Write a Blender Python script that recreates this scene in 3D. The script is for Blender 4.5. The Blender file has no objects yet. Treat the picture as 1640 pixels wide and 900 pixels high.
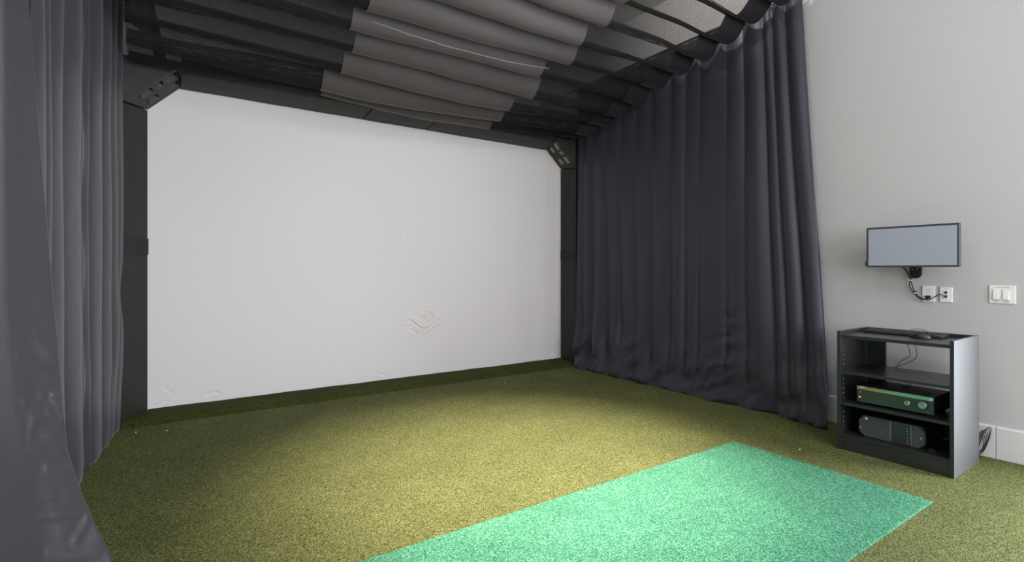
import bpy, bmesh, math, random
from mathutils import Vector, Matrix, noise
random.seed(7)
S = bpy.context.scene
COL = S.collection
pi = math.pi

# ------------------------------------------------------------------ helpers
class MB:
    """collects shapes into one mesh (world coordinates)"""
    def __init__(s): s.bm = bmesh.new()
    def face(s, pts):
        return s.bm.faces.new([s.bm.verts.new(p) for p in pts])
    def hexa(s, p):            # 8 points: bottom 4 (ccw), top 4
        v = [s.bm.verts.new(q) for q in p]
        for f in ((3,2,1,0),(4,5,6,7),(0,1,5,4),(1,2,6,5),(2,3,7,6),(3,0,4,7)):
            s.bm.faces.new([v[i] for i in f])
        return s
    def box(s, x0, x1, y0, y1, z0, z1):
        return s.hexa([(x0,y0,z0),(x1,y0,z0),(x1,y1,z0),(x0,y1,z0),(x0,y0,z1),(x1,y0,z1),(x1,y1,z1),(x0,y1,z1)])
    def prism(s, poly, a, b, axis='x'):
        def P(q, t):
            if axis == 'x': return (t, q[0], q[1])
            if axis == 'y': return (q[0], t, q[1])
            return (q[0], q[1], t)
        A = [s.bm.verts.new(P(q, a)) for q in poly]
        B = [s.bm.verts.new(P(q, b)) for q in poly]
        n = len(poly)
        s.bm.faces.new(A[::-1]); s.bm.faces.new(B)
        for i in range(n):
            s.bm.faces.new([A[i], A[(i+1)%n], B[(i+1)%n], B[i]])
        return s
    def tube(s, pts, r, n=8, smooth=4):
        pts = [Vector(p) for p in pts]
        if smooth > 1 and len(pts) > 2:
            o = []
            P = [pts[0]*2-pts[1]] + pts + [pts[-1]*2-pts[-2]]
            for i in range(1, len(P)-2):
                for k in range(smooth):
                    t = k/smooth
                    a, b, c, d = P[i-1], P[i], P[i+1], P[i+2]
                    o.append(.5*((2*b)+(c-a)*t+(2*a-5*b+4*c-d)*t*t+(3*b-a-3*c+d)*t**3))
            o.append(pts[-1]); pts = o
        rings = []
        up = Vector((.13,.21,1)).normalized()
        for i, p in enumerate(pts):
            d = (pts[min(i+1,len(pts)-1)]-pts[max(i-1,0)]).normalized()
            x = d.cross(up)
            if x.length < .05: x = d.cross(Vector((1,0,0)))
            x.normalize(); y = d.cross(x)
            rings.append([s.bm.verts.new(p+(x*math.cos(2*pi*k/n)+y*math.sin(2*pi*k/n))*r) for k in range(n)])
        for a, b in zip(rings, rings[1:]):
            for k in range(n):
                f = s.bm.faces.new([a[k], a[(k+1)%n], b[(k+1)%n], b[k]]); f.smooth = True
        s.bm.faces.new(rings[0][::-1]); s.bm.faces.new(rings[-1])
        return s
    def cyl(s, c, r, h, axis='x', n=28, r2=None):
        c = Vector(c); r2 = r if r2 is None else r2
        ax = {'x':(Vector((0,1,0)),Vector((0,0,1)),Vector((1,0,0))),
              'y':(Vector((0,0,1)),Vector((1,0,0)),Vector((0,1,0))),
              'z':(Vector((1,0,0)),Vector((0,1,0)),Vector((0,0,1)))}[axis]
        A = [s.bm.verts.new(c+(ax[0]*math.cos(2*pi*k/n)+ax[1]*math.sin(2*pi*k/n))*r) for k in range(n)]
        B = [s.bm.verts.new(c+ax[2]*h+(ax[0]*math.cos(2*pi*k/n)+ax[1]*math.sin(2*pi*k/n))*r2) for k in range(n)]
        s.bm.faces.new(A[::-1]); s.bm.faces.new(B)
        for k in range(n):
            f = s.bm.faces.new([A[k], A[(k+1)%n], B[(k+1)%n], B[k]]); f.smooth = True
        return s
    def build(s, name, mat, parent=None, bevel=0, seg=2, smooth=False):
        if bevel:
            bmesh.ops.remove_doubles(s.bm, verts=s.bm.verts, dist=1e-6)
            ed = [e for e in s.bm.edges if len(e.link_faces) == 2 and e.calc_face_angle(0) > .6]
            bmesh.ops.bevel(s.bm, geom=ed, offset=bevel, segments=seg, profile=.6, affect='EDGES', clamp_overlap=True)
        bmesh.ops.recalc_face_normals(s.bm, faces=s.bm.faces)
        return link(s.bm, name, mat, parent, smooth)

def link(bm, name, mat, parent=None, smooth=False):
    me = bpy.data.meshes.new(name)
    off = Vector((0,0,0))
    p = parent
    while p is not None:
        off += p.location; p = p.parent
    if parent is not None:
        for v in bm.verts: v.co -= off
    if smooth:
        for f in bm.faces: f.smooth = True
    bm.to_mesh(me); bm.free()
    me.materials.append(mat)
    o = bpy.data.objects.new(name, me); COL.objects.link(o)
    if parent is not None: o.parent = parent
    return o

def thing(name, label, cat, loc, group=None):
    o = bpy.data.objects.new(name, None); COL.objects.link(o)
    o.location = loc; o.empty_display_size = .05
    o['label'] = label; o['category'] = cat
    if group: o['group'] = group
    return o
def tag(o, label, cat, group=None):
    o['label'] = label; o['category'] = cat
    if group: o['group'] = group
    return o
def struct(o): o['kind'] = 'structure'; return o

def grid(fn, us, vs, uvscale=None, solid=None):
    """surface through fn(u,v) -> xyz; stores u,v as uv in metres"""
    bm = bmesh.new(); uvl = bm.loops.layers.uv.new('UVMap')
    V = [[bm.verts.new(fn(u, v)) for v in vs] for u in us]
    for i in range(len(us)-1):
        for j in range(len(vs)-1):
            f = bm.faces.new([V[i][j], V[i+1][j], V[i+1][j+1], V[i][j+1]]); f.smooth = True
            uv = [(us[i],vs[j]),(us[i+1],vs[j]),(us[i+1],vs[j+1]),(us[i],vs[j+1])]
            for l, q in zip(f.loops, uv): l[uvl].uv = q
    return bm
def lin(a, b, n): return [a+(b-a)*i/(n-1) for i in range(n)]
def interp(x, tab):
    if x <= tab[0][0]: return tab[0][1]
    for (a, va), (b, vb) in zip(tab, tab[1:]):
        if x <= b:
            t = (x-a)/(b-a); t = t*t*(3-2*t)
            return va+(vb-va)*t
    return tab[-1][1]
def sstep(a, b, x):
    t = max(0., min(1., (x-a)/(b-a))); return t*t*(3-2*t)
def N(x, y, z=0.): return noise.noise(Vector((x, y, z)))

# ------------------------------------------------------------------ materials
def newmat(name):
    m = bpy.data.materials.new(name); m.use_nodes = True
    nt = m.node_tree; b = nt.nodes['Principled BSDF']
    return m, nt, b
def plain(name, col, rough=.5, metal=0., spec=.5, bump=None, var=None, sheen=0., coat=0.):
    m, nt, b = newmat(name)
    b.inputs['Base Color'].default_value = (*col, 1)
    b.inputs['Roughness'].default_value = rough
    b.inputs['Metallic'].default_value = metal
    b.inputs['Specular IOR Level'].default_value = spec
    if sheen:
        b.inputs['Sheen Weight'].default_value = sheen
        b.inputs['Sheen Roughness'].default_value = .4
    if coat:
        b.inputs['Coat Weight'].default_value = coat; b.inputs['Coat Roughness'].default_value = .08
    tc = nt.nodes.new('ShaderNodeTexCoord')
    if var:        # (scale, amount)
        n = nt.nodes.new('ShaderNodeTexNoise'); n.inputs['Scale'].default_value = var[0]; n.inputs['Detail'].default_value = 5
        r = nt.nodes.new('ShaderNodeMapRange'); r.inputs['To Min'].default_value = 1-var[1]; r.inputs['To Max'].default_value = 1+var[1]
        r.inputs['From Min'].default_value = .25; r.inputs['From Max'].default_value = .75
        mx = nt.nodes.new('ShaderNodeVectorMath'); mx.operation = 'SCALE'
        mx.inputs[0].default_value = col
        nt.links.new(tc.outputs['Object'], n.inputs['Vector']); nt.links.new(n.outputs['Fac'], r.inputs['Value'])
        nt.links.new(r.outputs[0], mx.inputs['Scale']); nt.links.new(mx.outputs[0], b.inputs['Base Color'])
    if bump:       # (scale, strength, distance)
        n = nt.nodes.new('ShaderNodeTexNoise'); n.inputs['Scale'].default_value = bump[0]; n.inputs['Detail'].default_value = 4
        bp = nt.nodes.new('ShaderNodeBump'); bp.inputs['Strength'].default_value = bump[1]; bp.inputs['Distance'].default_value = bump[2]
        nt.links.new(tc.outputs['Object'], n.inputs['Vector']); nt.links.new(n.outputs['Fac'], bp.inputs['Height'])
        nt.links.new(bp.outputs[0], b.inputs['Normal'])
    return m

def turf(name, dark, light, tip, scale=260, patch=None, blades=.012, wear=None):
    """short pile turf: speckled blades + rough bump"""
    m, nt, b = newmat(name); L = nt.links.new
    tc = nt.nodes.new('ShaderNodeTexCoord')
    n1 = nt.nodes.new('ShaderNodeTexNoise'); n1.inputs['Scale'].default_value = scale; n1.inputs['Detail'].default_value = 3; n1.inputs['Roughness'].default_value = .9
    n2 = nt.nodes.new('ShaderNodeTexNoise'); n2.inputs['Scale'].default_value = 3.0; n2.inputs['Detail'].default_value = 5
    v = nt.nodes.new('ShaderNodeTexVoronoi'); v.inputs['Scale'].default_value = scale
    for n in (n1, n2, v): L(tc.outputs['Object'], n.inputs['Vector'])
    r = nt.nodes.new('ShaderNodeValToRGB')
    e = r.color_ramp.elements; e[0].position = .12; e[0].color = (*dark, 1); e[1].position = .55; e[1].color = (*light, 1)
    e2 = r.color_ramp.elements.new(.95); e2.color = (*tip, 1)
    sp_ = nt.nodes.new('ShaderNodeSeparateColor'); L(v.outputs['Color'], sp_.inputs[0])
    L(sp_.outputs[0], r.inputs['Fac'])
    mr = nt.nodes.new('ShaderNodeMapRange'); mr.inputs['From Min'].default_value = .3; mr.inputs['From Max'].default_value = .7
    mr.inputs['To Min'].default_value = .9; mr.inputs['To Max'].default_value = 1.1
    L(n2.outputs['Fac'], mr.inputs['Value'])
    sc = nt.nodes.new('ShaderNodeVectorMath'); sc.operation = 'SCALE'
    L(r.outputs[0], sc.inputs[0]); L(mr.outputs[0], sc.inputs['Scale'])
    last = sc.outputs[0]
    if wear:       # worn pale patch of its own shape: (x, y, rx, ry, colour, amount)
        wx, wy, rx, ry, wc, am = wear
        mp = nt.nodes.new('ShaderNodeMapping'); mp.vector_type = 'TEXTURE'
        mp.inputs['Location'].default_value = (wx, wy, 0); mp.inputs['Rotation'].default_value = (0, 0, -.25); mp.inputs['Scale'].default_value = (rx, ry, 1)
        gd = nt.nodes.new('ShaderNodeTexGradient'); gd.gradient_type = 'SPHERICAL'
        L(tc.outputs['Object'], mp.inputs['Vector']); L(mp.outputs[0], gd.inputs[0])
        n3 = nt.nodes.new('ShaderNodeTexNoise'); n3.inputs['Scale'].default_value = 9; n3.inputs['Detail'].default_value = 6
        L(tc.outputs['Object'], n3.inputs['Vector'])
        ml = nt.nodes.new('ShaderNodeMath'); ml.operation = 'MULTIPLY'; L(gd.outputs['Fac'], ml.inputs[0]); L(n3.outputs['Fac'], ml.inputs[1])
        r2 = nt.nodes.new('ShaderNodeMapRange'); r2.inputs['From Min'].default_value = .04; r2.inputs['From Max'].default_value = .42; r2.inputs['To Max'].default_value = am
        L(ml.outputs[0], r2.inputs['Value'])
        mx = nt.nodes.new('ShaderNodeMix'); mx.data_type = 'RGBA'
        L(r2.outputs[0], mx.inputs['Factor']); L(last, mx.inputs['A']); mx.inputs['B'].default_value = (*wc, 1)
        last = mx.outputs['Result']
    L(last, b.inputs['Base Color'])
    b.inputs['Roughness'].default_value = .85; b.inputs['Specular IOR Level'].default_value = .08
    b.inputs['Sheen Weight'].default_value = .03; b.inputs['Sheen Tint'].default_value = (*tip, 1)
    bp = nt.nodes.new('ShaderNodeBump'); bp.inputs['Strength'].default_value = .12; bp.inputs['Distance'].default_value = .003
    ad = nt.nodes.new('ShaderNodeMath'); ad.operation = 'ADD'
    nb_ = nt.nodes.new('ShaderNodeTexNoise'); nb_.inputs['Scale'].default_value = 420; nb_.inputs['Detail'].default_value = 2
    L(tc.outputs['Object'], nb_.inputs['Vector'])
    L(nb_.outputs['Fac'], ad.inputs[0]); ad.inputs[1].default_value = 0.; L(ad.outputs[0], bp.inputs['Height'])
    return m

def mesh_net_mat(name, col, period=.011, cover=.62):
    """open-weave netting: round holes let light and view through"""
    m, nt, b = newmat(name); L = nt.links.new
    b.inputs['Base Color'].default_value = (*col, 1); b.inputs['Roughness'].default_value = .7; b.inputs['Specular IOR Level'].default_value = .2
    uv = nt.nodes.new('ShaderNodeUVMap'); uv.uv_map = 'UVMap'
    sp = nt.nodes.new('ShaderNodeSeparateXYZ'); L(uv.outputs[0], sp.inputs[0])
    def mth(op, a, bb=None):
        n = nt.nodes.new('ShaderNodeMath'); n.operation = op
        for i, q in enumerate((a, bb)):
            if q is None: continue
            if isinstance(q, (int, float)): n.inputs[i].default_value = q
            else: L(q, n.inputs[i])
        return n.outputs[0]
    k = 2*pi/period
    a = mth('SINE', mth('MULTIPLY', mth('ADD', sp.outputs['X'], sp.outputs['Y']), k*.7))
    c = mth('SINE', mth('MULTIPLY', mth('SUBTRACT', sp.outputs['X'], sp.outputs['Y']), k*.7))
    pr = mth('ADD', a, c)
    hole = mth('GREATER_THAN', pr, (cover-.5)*2.4)
    tr = nt.nodes.new('ShaderNodeBsdfTransparent'); mx = nt.nodes.new('ShaderNodeMixShader')
    L(hole, mx.inputs[0]); L(b.outputs[0], mx.inputs[1]); L(tr.outputs[0], mx.inputs[2])
    L(mx.outputs[0], nt.nodes['Material Output'].inputs['Surface'])
    return m

def fabric(name, col, rough=.5, sheen=.3, weave=.25, spec=.4, tint=None, wr=.35):
    m, nt, b = newmat(name); L = nt.links.new
    b.inputs['Roughness'].default_value = rough
    b.inputs['Specular IOR Level'].default_value = spec; b.inputs['Sheen Weight'].default_value = sheen
    b.inputs['Sheen Roughness'].default_value = .35
    if tint: b.inputs['Sheen Tint'].default_value = (*tint, 1)
    tc = nt.nodes.new('ShaderNodeTexCoord')
    # threads running across, plus broad crumpling
    mp = nt.nodes.new('ShaderNodeMapping'); mp.inputs['Scale'].default_value = (1, 1, 5)
    L(tc.outputs['Object'], mp.inputs[0])
    n = nt.nodes.new('ShaderNodeTexNoise'); n.inputs['Scale'].default_value = 60; n.inputs['Detail'].default_value = 3
    L(mp.outputs[0], n.inputs['Vector'])
    mp2 = nt.nodes.new('ShaderNodeMapping'); mp2.inputs['Scale'].default_value = (1, 1, 1.6); mp2.inputs['Rotation'].default_value = (.5, .2, 0)
    L(tc.outputs['Object'], mp2.inputs[0])
    n2 = nt.nodes.new('ShaderNodeTexNoise'); n2.inputs['Scale'].default_value = 3.2; n2.inputs['Detail'].default_value = 3; n2.inputs['Distortion'].default_value = .8
    L(mp2.outputs[0], n2.inputs['Vector'])
    b1 = nt.nodes.new('ShaderNodeBump'); b1.inputs['Strength'].default_value = wr; b1.inputs['Distance'].default_value = .03
    b2 = nt.nodes.new('ShaderNodeBump'); b2.inputs['Strength'].default_value = weave; b2.inputs['Distance'].default_value = .002
    L(n2.outputs['Fac'], b1.inputs['Height']); L(n.outputs['Fac'], b2.inputs['Height']); L(b1.outputs[0], b2.inputs['Normal'])
    L(b2.outputs[0], b.inputs['Normal'])
    mr = nt.nodes.new('ShaderNodeMapRange'); mr.inputs['To Min'].default_value = .85; mr.inputs['To Max'].default_value = 1.15
    L(n.outputs['Fac'], mr.inputs['Value'])
    sc = nt.nodes.new('ShaderNodeVectorMath'); sc.operation = 'SCALE'; sc.inputs[0].default_value = col
    L(mr.outputs[0], sc.inputs['Scale']); L(sc.outputs[0], b.inputs['Base Color'])
    return m

M = {}
M['wall'] = plain('wall_paint', (.525,.508,.518), .75, bump=(180,.08,.002))
M['ceiling'] = plain('ceiling_paint', (.72,.71,.68), .9)
M['trim'] = plain('trim_paint', (.68,.66,.67), .45)
M['turf'] = turf('putting_turf', (.036,.044,.008), (.086,.096,.020), (.24,.24,.12), 280)
M['strip'] = turf('shaded_turf', (.018,.025,.004), (.040,.049,.008), (.10,.11,.035), 280)  # darker copy of the putting turf, painted to carry the shade there
M['mat'] = turf('hitting_mat_turf', (.014,.105,.060), (.044,.200,.108), (.18,.39,.24), 270,
                wear=(2.05, 1.75, .62, .55, (.21,.36,.20), .7))
M['curtain'] = fabric('satin_curtain', (.034,.033,.046), .48, .16, .2, .4, (.75,.8,1.), .12)
M['curtain_left'] = fabric('satin_curtain_near', (.044,.042,.050), .47, .2, .2, .45, (.8,.85,1.), .25)
M['foam'] = plain('black_foam_pad', (.015,.013,.011), .62, bump=(40,.15,.004), var=(7,.25))
M['foam_block'] = plain('corner_foam', (.026,.024,.020), .6, bump=(60,.15,.003), var=(9,.2))
M['recess'] = plain('recess_pale', (.42,.40,.34), .8)
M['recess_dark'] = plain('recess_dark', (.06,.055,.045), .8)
M['band'] = plain('velcro_band', (.016,.016,.017), .8, bump=(300,.3,.001))
M['strap'] = plain('black_webbing', (.010,.010,.012), .7, bump=(400,.3,.001))
M['net'] = mesh_net_mat('open_mesh_net', (.014,.0135,.0135), .0075, .60)
M['liner'] = fabric('liner_cloth', (.074,.062,.062), .6, .2, .1, .3, (1,.9,.85), .04)
M['hem'] = fabric('hem_cloth', (.017,.016,.020), .6, .1, .1, .2, (1,1,1), .1)
M['cord_white'] = plain('pale_cord', (.28,.26,.24), .6)
M['metal'] = plain('steel_rod', (.25,.25,.25), .35, 1.)
M['laminate'] = plain('black_laminate', (.020,.020,.022), .33, spec=.9)
M['laminate_side'] = plain('satin_laminate', (.022,.022,.024), .56, spec=1.)
M['laminate_side'].node_tree.nodes['Principled BSDF'].inputs['IOR'].default_value = 1.9
M['laminate_edge'] = plain('edge_banding', (.018,.024,.024), .45)
M['hole'] = plain('pin_metal', (.85,.85,.85), .5)
M['plastic'] = plain('black_plastic', (.012,.012,.014), .4)
M['plastic_grey'] = plain('dark_grey_plastic', (.055,.058,.058), .45)
M['keys'] = plain('key_plastic', (.03,.03,.034), .45)
M['receiver'] = plain('receiver_metal', (.020,.020,.022), .42, bump=(200,.05,.001))
M['gloss'] = plain('gloss_strip', (.28,.28,.28), .14, 1.)
M['face'] = plain('receiver_face', (.035,.042,.040), .22, .3)
M['knob'] = plain('brushed_knob', (.36,.35,.35), .30, .8)
M['white_print'] = plain('white_print', (.8,.8,.8), .5)
M['red_print'] = plain('reddish_print', (.5,.12,.10), .5)
M['green_print'] = plain('green_label', (.45,.75,.45), .5)
M['sticker'] = plain('blue_white_sticker', (.55,.68,.80), .4)
M['bezel'] = plain('monitor_bezel', (.050,.052,.068), .35)
M['lcd'] = plain('lcd_panel', (.37,.39,.46), .35, spec=.6)
M['white_plate'] = plain('white_plastic_plate', (.84,.83,.82), .35)
M['slot'] = plain('dark_slot', (.03,.03,.03), .6)
M['cable'] = plain('black_cable', (.02,.02,.022), .45)
M['glow'] = plain('lamp_trim', (.8,.8,.78), .4)
M['pebble'] = plain('white_speck', (.75,.72,.65), .6)

# screen cloth: white, with faint ball scuffs of their own shape
def screen_mat():
    m, nt, b = newmat('impact_screen_cloth'); L = nt.links.new
    b.inputs['Roughness'].default_value = .8; b.inputs['Specular IOR Level'].default_value = .2
    tc = nt.nodes.new('ShaderNodeTexCoord')
    mp = nt.nodes.new('ShaderNodeMapping'); mp.vector_type = 'TEXTURE'
    mp.inputs['Location'].default_value = (2.15, 5.25, 1.65); mp.inputs['Scale'].default_value = (.8, 1, .95)
    gd = nt.nodes.new('ShaderNodeTexGradient'); gd.gradient_type = 'SPHERICAL'
    L(tc.outputs['Object'], mp.inputs[0]); L(mp.outputs[0], gd.inputs[0])
    n = nt.nodes.new('ShaderNodeTexNoise'); n.inputs['Scale'].default_value = 48; n.inputs['Detail'].default_value = 3
    L(tc.outputs['Object'], n.inputs['Vector'])
    r = nt.nodes.new('ShaderNodeMapRange'); r.inputs['From Min'].default_value = .54; r.inputs['From Max'].default_value = .68
    L(n.outputs['Fac'], r.inputs['Value'])
    ml = nt.nodes.new('ShaderNodeMath'); ml.operation = 'MULTIPLY'; L(r.outputs[0], ml.inputs[0]); L(gd.outputs['Fac'], ml.inputs[1])
    m2 = nt.nodes.new('ShaderNodeMath'); m2.operation = 'MULTIPLY'; L(ml.outputs[0], m2.inputs[0]); m2.inputs[1].default_value = .22
    # broad unevenness of the cloth
    n2 = nt.nodes.new('ShaderNodeTexNoise'); n2.inputs['Scale'].default_value = 1.1; n2.inputs['Detail'].default_value = 2
    L(tc.outputs['Object'], n2.inputs['Vector'])
    r2 = nt.nodes.new('ShaderNodeMapRange'); r2.inputs['To Min'].default_value = 0; r2.inputs['To Max'].default_value = .08
    L(n2.outputs['Fac'], r2.inputs['Value'])
    ad = nt.nodes.new('ShaderNodeMath'); ad.operation = 'ADD'; L(m2.outputs[0], ad.inputs[0]); L(r2.outputs[0], ad.inputs[1])
    mx = nt.nodes.new('ShaderNodeMix'); mx.data_type = 'RGBA'
    L(ad.outputs[0], mx.inputs['Factor']); mx.inputs['A'].default_value = (.80,.76,.75,1); mx.inputs['B'].default_value = (.42,.41,.42,1)
    L(mx.outputs['Result'], b.inputs['Base Color'])
    nb = nt.nodes.new('ShaderNodeTexNoise'); nb.inputs['Scale'].default_value = 1.6; nb.inputs['Detail'].default_value = 3
    L(tc.outputs['Object'], nb.inputs['Vector'])
    bp = nt.nodes.new('ShaderNodeBump'); bp.inputs['Strength'].default_value = .05; bp.inputs['Distance'].default_value = .03
    L(nb.outputs['Fac'], bp.inputs['Height']); L(bp.outputs[0], b.inputs['Normal'])
    return m
M['screen'] = screen_mat()

# ------------------------------------------------------------------ room shell
XW, YB, YF, XL, ZC = 4.395, 5.75, -3.0, -1.3, 4.05
t = .12
# floor: one sheet of turf
bm = MB(); bm.box(XL, XW, YF, YB, -.1, 0); struct(bm.build('floor', M['turf']))
bm = MB(); bm.box(XL-t, XW+t, YF-t, YB+t, ZC, ZC+.1); struct(bm.build('ceiling', M['ceiling']))
bm = MB(); bm.box(XW, XW+t, .35, YB+t, -.1, ZC); bm.box(XW, XW+t, YF-t, -1.35, -.1, ZC); bm.box(XW, XW+t, -1.35, .35, 2.2, ZC); bm.box(XW, XW+t, -1.35, .35, -.1, 0); struct(bm.build('wall_right', M['wall']))
DY0, DY1 = -1.35, .35  # edges of the opening for the assumed door
bm = MB(); bm.box(XL-t, XL, YF-t, YB+t, -.1, ZC); struct(bm.build('wall_left', M['wall']))
bm = MB(); bm.box(XL, XW, YB, YB+t, -.1, ZC); struct(bm.build('wall_back', M['wall']))
# front wall (behind the camera) with a wide opening for an assumed window
WX0, WX1, WZ0, WZ1 = 0.2, 3.9, .8, 3.0
bm = MB()
bm.box(XL, WX0, YF-t, YF, -.1, ZC); bm.box(WX1, XW, YF-t, YF, -.1, ZC)
bm.box(WX0, WX1, YF-t, YF, -.1, WZ0); bm.box(WX0, WX1, YF-t, YF, WZ1, ZC)
struct(bm.build('wall_front', M['wall']))
bm = MB()
for a, b in ((WX0, WX0+.06), (WX1-.06, WX1), (2.02, 2.08)): bm.box(a, b, YF-t, YF-t+.05, WZ0, WZ1)
bm.box(WX0, WX1, YF-t, YF-t+.05, WZ0, WZ0+.06); bm.box(WX0, WX1, YF-t, YF-t+.05, WZ1-.06, WZ1)
struct(bm.build('assumed_window_1', M['trim'], bevel=.004))  # frame of a window assumed behind the camera, added for its cool light
bm = MB()
for a, b in ((DY0, DY0+.08), (DY1-.08, DY1), (-.54, -.46)): bm.box(XW+.03, XW+.08, a, b, 0, 2.2)
bm.box(XW+.032, XW+.078, DY0+.001, DY1-.001, .001, .12); bm.box(XW+.032, XW+.078, DY0+.001, DY1-.001, 2.1, 2.199)
struct(bm.build('assumed_door_1', M['trim'], bevel=.004))  # glazed door assumed out of view, added for light from the right
# baseboards: tall boards with a pale bevelled cap; a joint at y = .96
bm = MB()
prof = [(XW, 0), (XW-.016, 0), (XW-.016, .196), (XW-.010, .208), (XW, .208)]
bm.prism([(p[0], p[1]) for p in prof], .36, .9605, 'y'); bm.prism([(p[0], p[1]) for p in prof], .9635, 5.0, 'y')
struct(bm.build('baseboard_right', M['trim'], bevel=.0015, seg=1))

# turf rolled up under the screen, its shade put into a darker colour
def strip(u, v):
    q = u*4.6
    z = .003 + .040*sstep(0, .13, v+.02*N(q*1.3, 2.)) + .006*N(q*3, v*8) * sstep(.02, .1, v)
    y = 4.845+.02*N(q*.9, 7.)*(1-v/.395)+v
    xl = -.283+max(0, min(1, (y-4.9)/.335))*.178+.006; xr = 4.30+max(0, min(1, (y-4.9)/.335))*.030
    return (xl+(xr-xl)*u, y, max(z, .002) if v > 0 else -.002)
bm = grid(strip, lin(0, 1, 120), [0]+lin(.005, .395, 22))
tag(link(bm, 'shaded_turf_roll', M['strip'], None), 'turf roll with shade put into its dark green, along the foot of the white screen', 'turf')

# ------------------------------------------------------------------ hitting mat inlaid in the floor
MX0, MX1, MY0, MY1 = .35, 3.283, .963, 2.082
t_mat = thing('golf_mat', 'bright teal green hitting mat lying flat on the olive turf', 'mat', (2.0, 1.5, 0))
bm = MB(); bm.box(MX0, MX1, MY0, MY1, .0, .010)
bm.build('mat_pad', M['mat'], t_mat, bevel=.003)
bm = MB()
for s in ((1.62, 2.07, 1.52, 1.85), ):
    pass
bm.tube([(1.655,2.06,.0102),(1.75,1.9,.0102),(1.9,1.68,.0102),(2.0,1.5,.0102)], .0012, 6)
bm.tube([(2.20,1.52,.0102),(2.16,1.35,.0102),(2.14,1.2,.0102),(2.13,1.0,.0102)], .0016, 6)
seam_m = plain('mat_seam', (.04,.30,.19), .9)
bm.build('seam', seam_m, t_mat)

# ------------------------------------------------------------------ impact screen with creases
YS = 5.25
def cr(px, py):      # crease points given as x, z on the cloth
    return (px, py)
f_, h_, hy = 820., 1.2, 433.
A_ = math.atan2(558, 820)
def wall_pt(px, py, y=YS):
    l = (px-820)/f_; v = -(py-hy)/f_
    rx, ry = math.sin(A_)+l*math.cos(A_), math.cos(A_)-l*math.sin(A_)
    k = y/ry
    return (rx*k, h_+v*k)
raw = [([(600,450),(640,420),(720,403),(785,465)], .014, .006),
       ([(640,465),(710,503),(785,470)], .015, .006),
       ([(465,515),(580,612),(660,636),(745,590),(835,510)], .016, .010),
       ([(425,600),(520,660),(595,692)], .010, .007),
       ([(420,655),(500,712)], .007, .006),
       ([(530,510),(600,550),(680,572)], .007, .006),
       ([(590,275),(660,250)], .006, .006),
       ([(240,650),(300,672)], .007, .005),
       ([(585,412),(645,368)], .005, .006),
       ([(1000,300),(1030,340)], .002, .006)]
creases = []
def chaikin(p):
    for _ in range(3):
        if len(p) < 3: return p
        q = [p[0]]
        for a, b in zip(p, p[1:]):
            q += [(a[0]*.75+b[0]*.25, a[1]*.75+b[1]*.25), (a[0]*.25+b[0]*.75, a[1]*.25+b[1]*.75)]
        p = q+[p[-1]]
    return p
for pts, d, w in raw:
    creases.append((chaikin([wall_pt(600+a/8.18, 450+b/8.18) for a, b in pts]), d, w))
for pts, d, w in [([(262,622),(276,628)], .003, .009), ([(330,632),(345,627),(352,630)], .005, .010), ([(240,652),(268,642)], .004, .010),
                  ([(606,598),(616,601)], .007, .008), ([(860,578),(876,568)], .010, .008), ([(872,576),(884,566)], .010, .008), ([(884,574),(893,560)], .010, .010),
                  ([(795,374),(796,380)], .002, .005), ([(579,262),(581,264)], .002, .005)]:
    creases.append(([wall_pt(a, b) for a, b in pts], d, w))
def dseg(p, a, b):
    ax, az = a; bx, bz = b; dx, dz = bx-ax, bz-az
    q = ((p[0]-ax)*dx+(p[1]-az)*dz)/(dx*dx+dz*dz+1e-12)
    q = max(0, min(1, q)); ex, ez = p[0]-ax-q*dx, p[1]-az-q*dz
    return math.sqrt(ex*ex+ez*ez), (dx*ez-dz*ex)
cb = []
for pts, d, w in creases:
    cb.append((min(p[0] for p in pts)-.06, max(p[0] for p in pts)+.06, min(p[1] for p in pts)-.06, max(p[1] for p in pts)+.06, pts, d, w))
def scr(x, z):
    dy = .006*N(x*.8, z*.8, 3.)
    for x0, x1, z0, z1, pts, d, w in cb:
        if x0 < x < x1 and z0 < z < z1:
            best = min((dseg((x, z), a, b) for a, b in zip(pts, pts[1:])), key=lambda q: q[0])
            r = best[0]
            dy += d*math.exp(-(r/w)**2) - .55*d*math.exp(-((r-2.2*w)/(1.3*w))**2)
    return (x, YS-.004+dy*.95, z)
def dense(a, b, base, zones):
    out = set([a, b]); x = a
    while x < b:
        st = base
        for z0, z1, s in zones:
            if z0 <= x <= z1: st = min(st, s)
        x += st
        if x < b: out.add(round(x, 5))
    return sorted(out)
xs = dense(-.2, 4.385, .04, [(2.2,2.62,.005), (-.1,.45,.009), (1.75,1.95,.01), (4.05,4.36,.009)])
zs = dense(.0, 2.86, .04, [(.5,.86,.005), (.02,.2,.009)])
bm = grid(scr, xs, zs)
tag(link(bm, 'impact_screen', M['screen'], None, True), 'large white cloth golf screen stretched in the black padded frame', 'screen')

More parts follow.
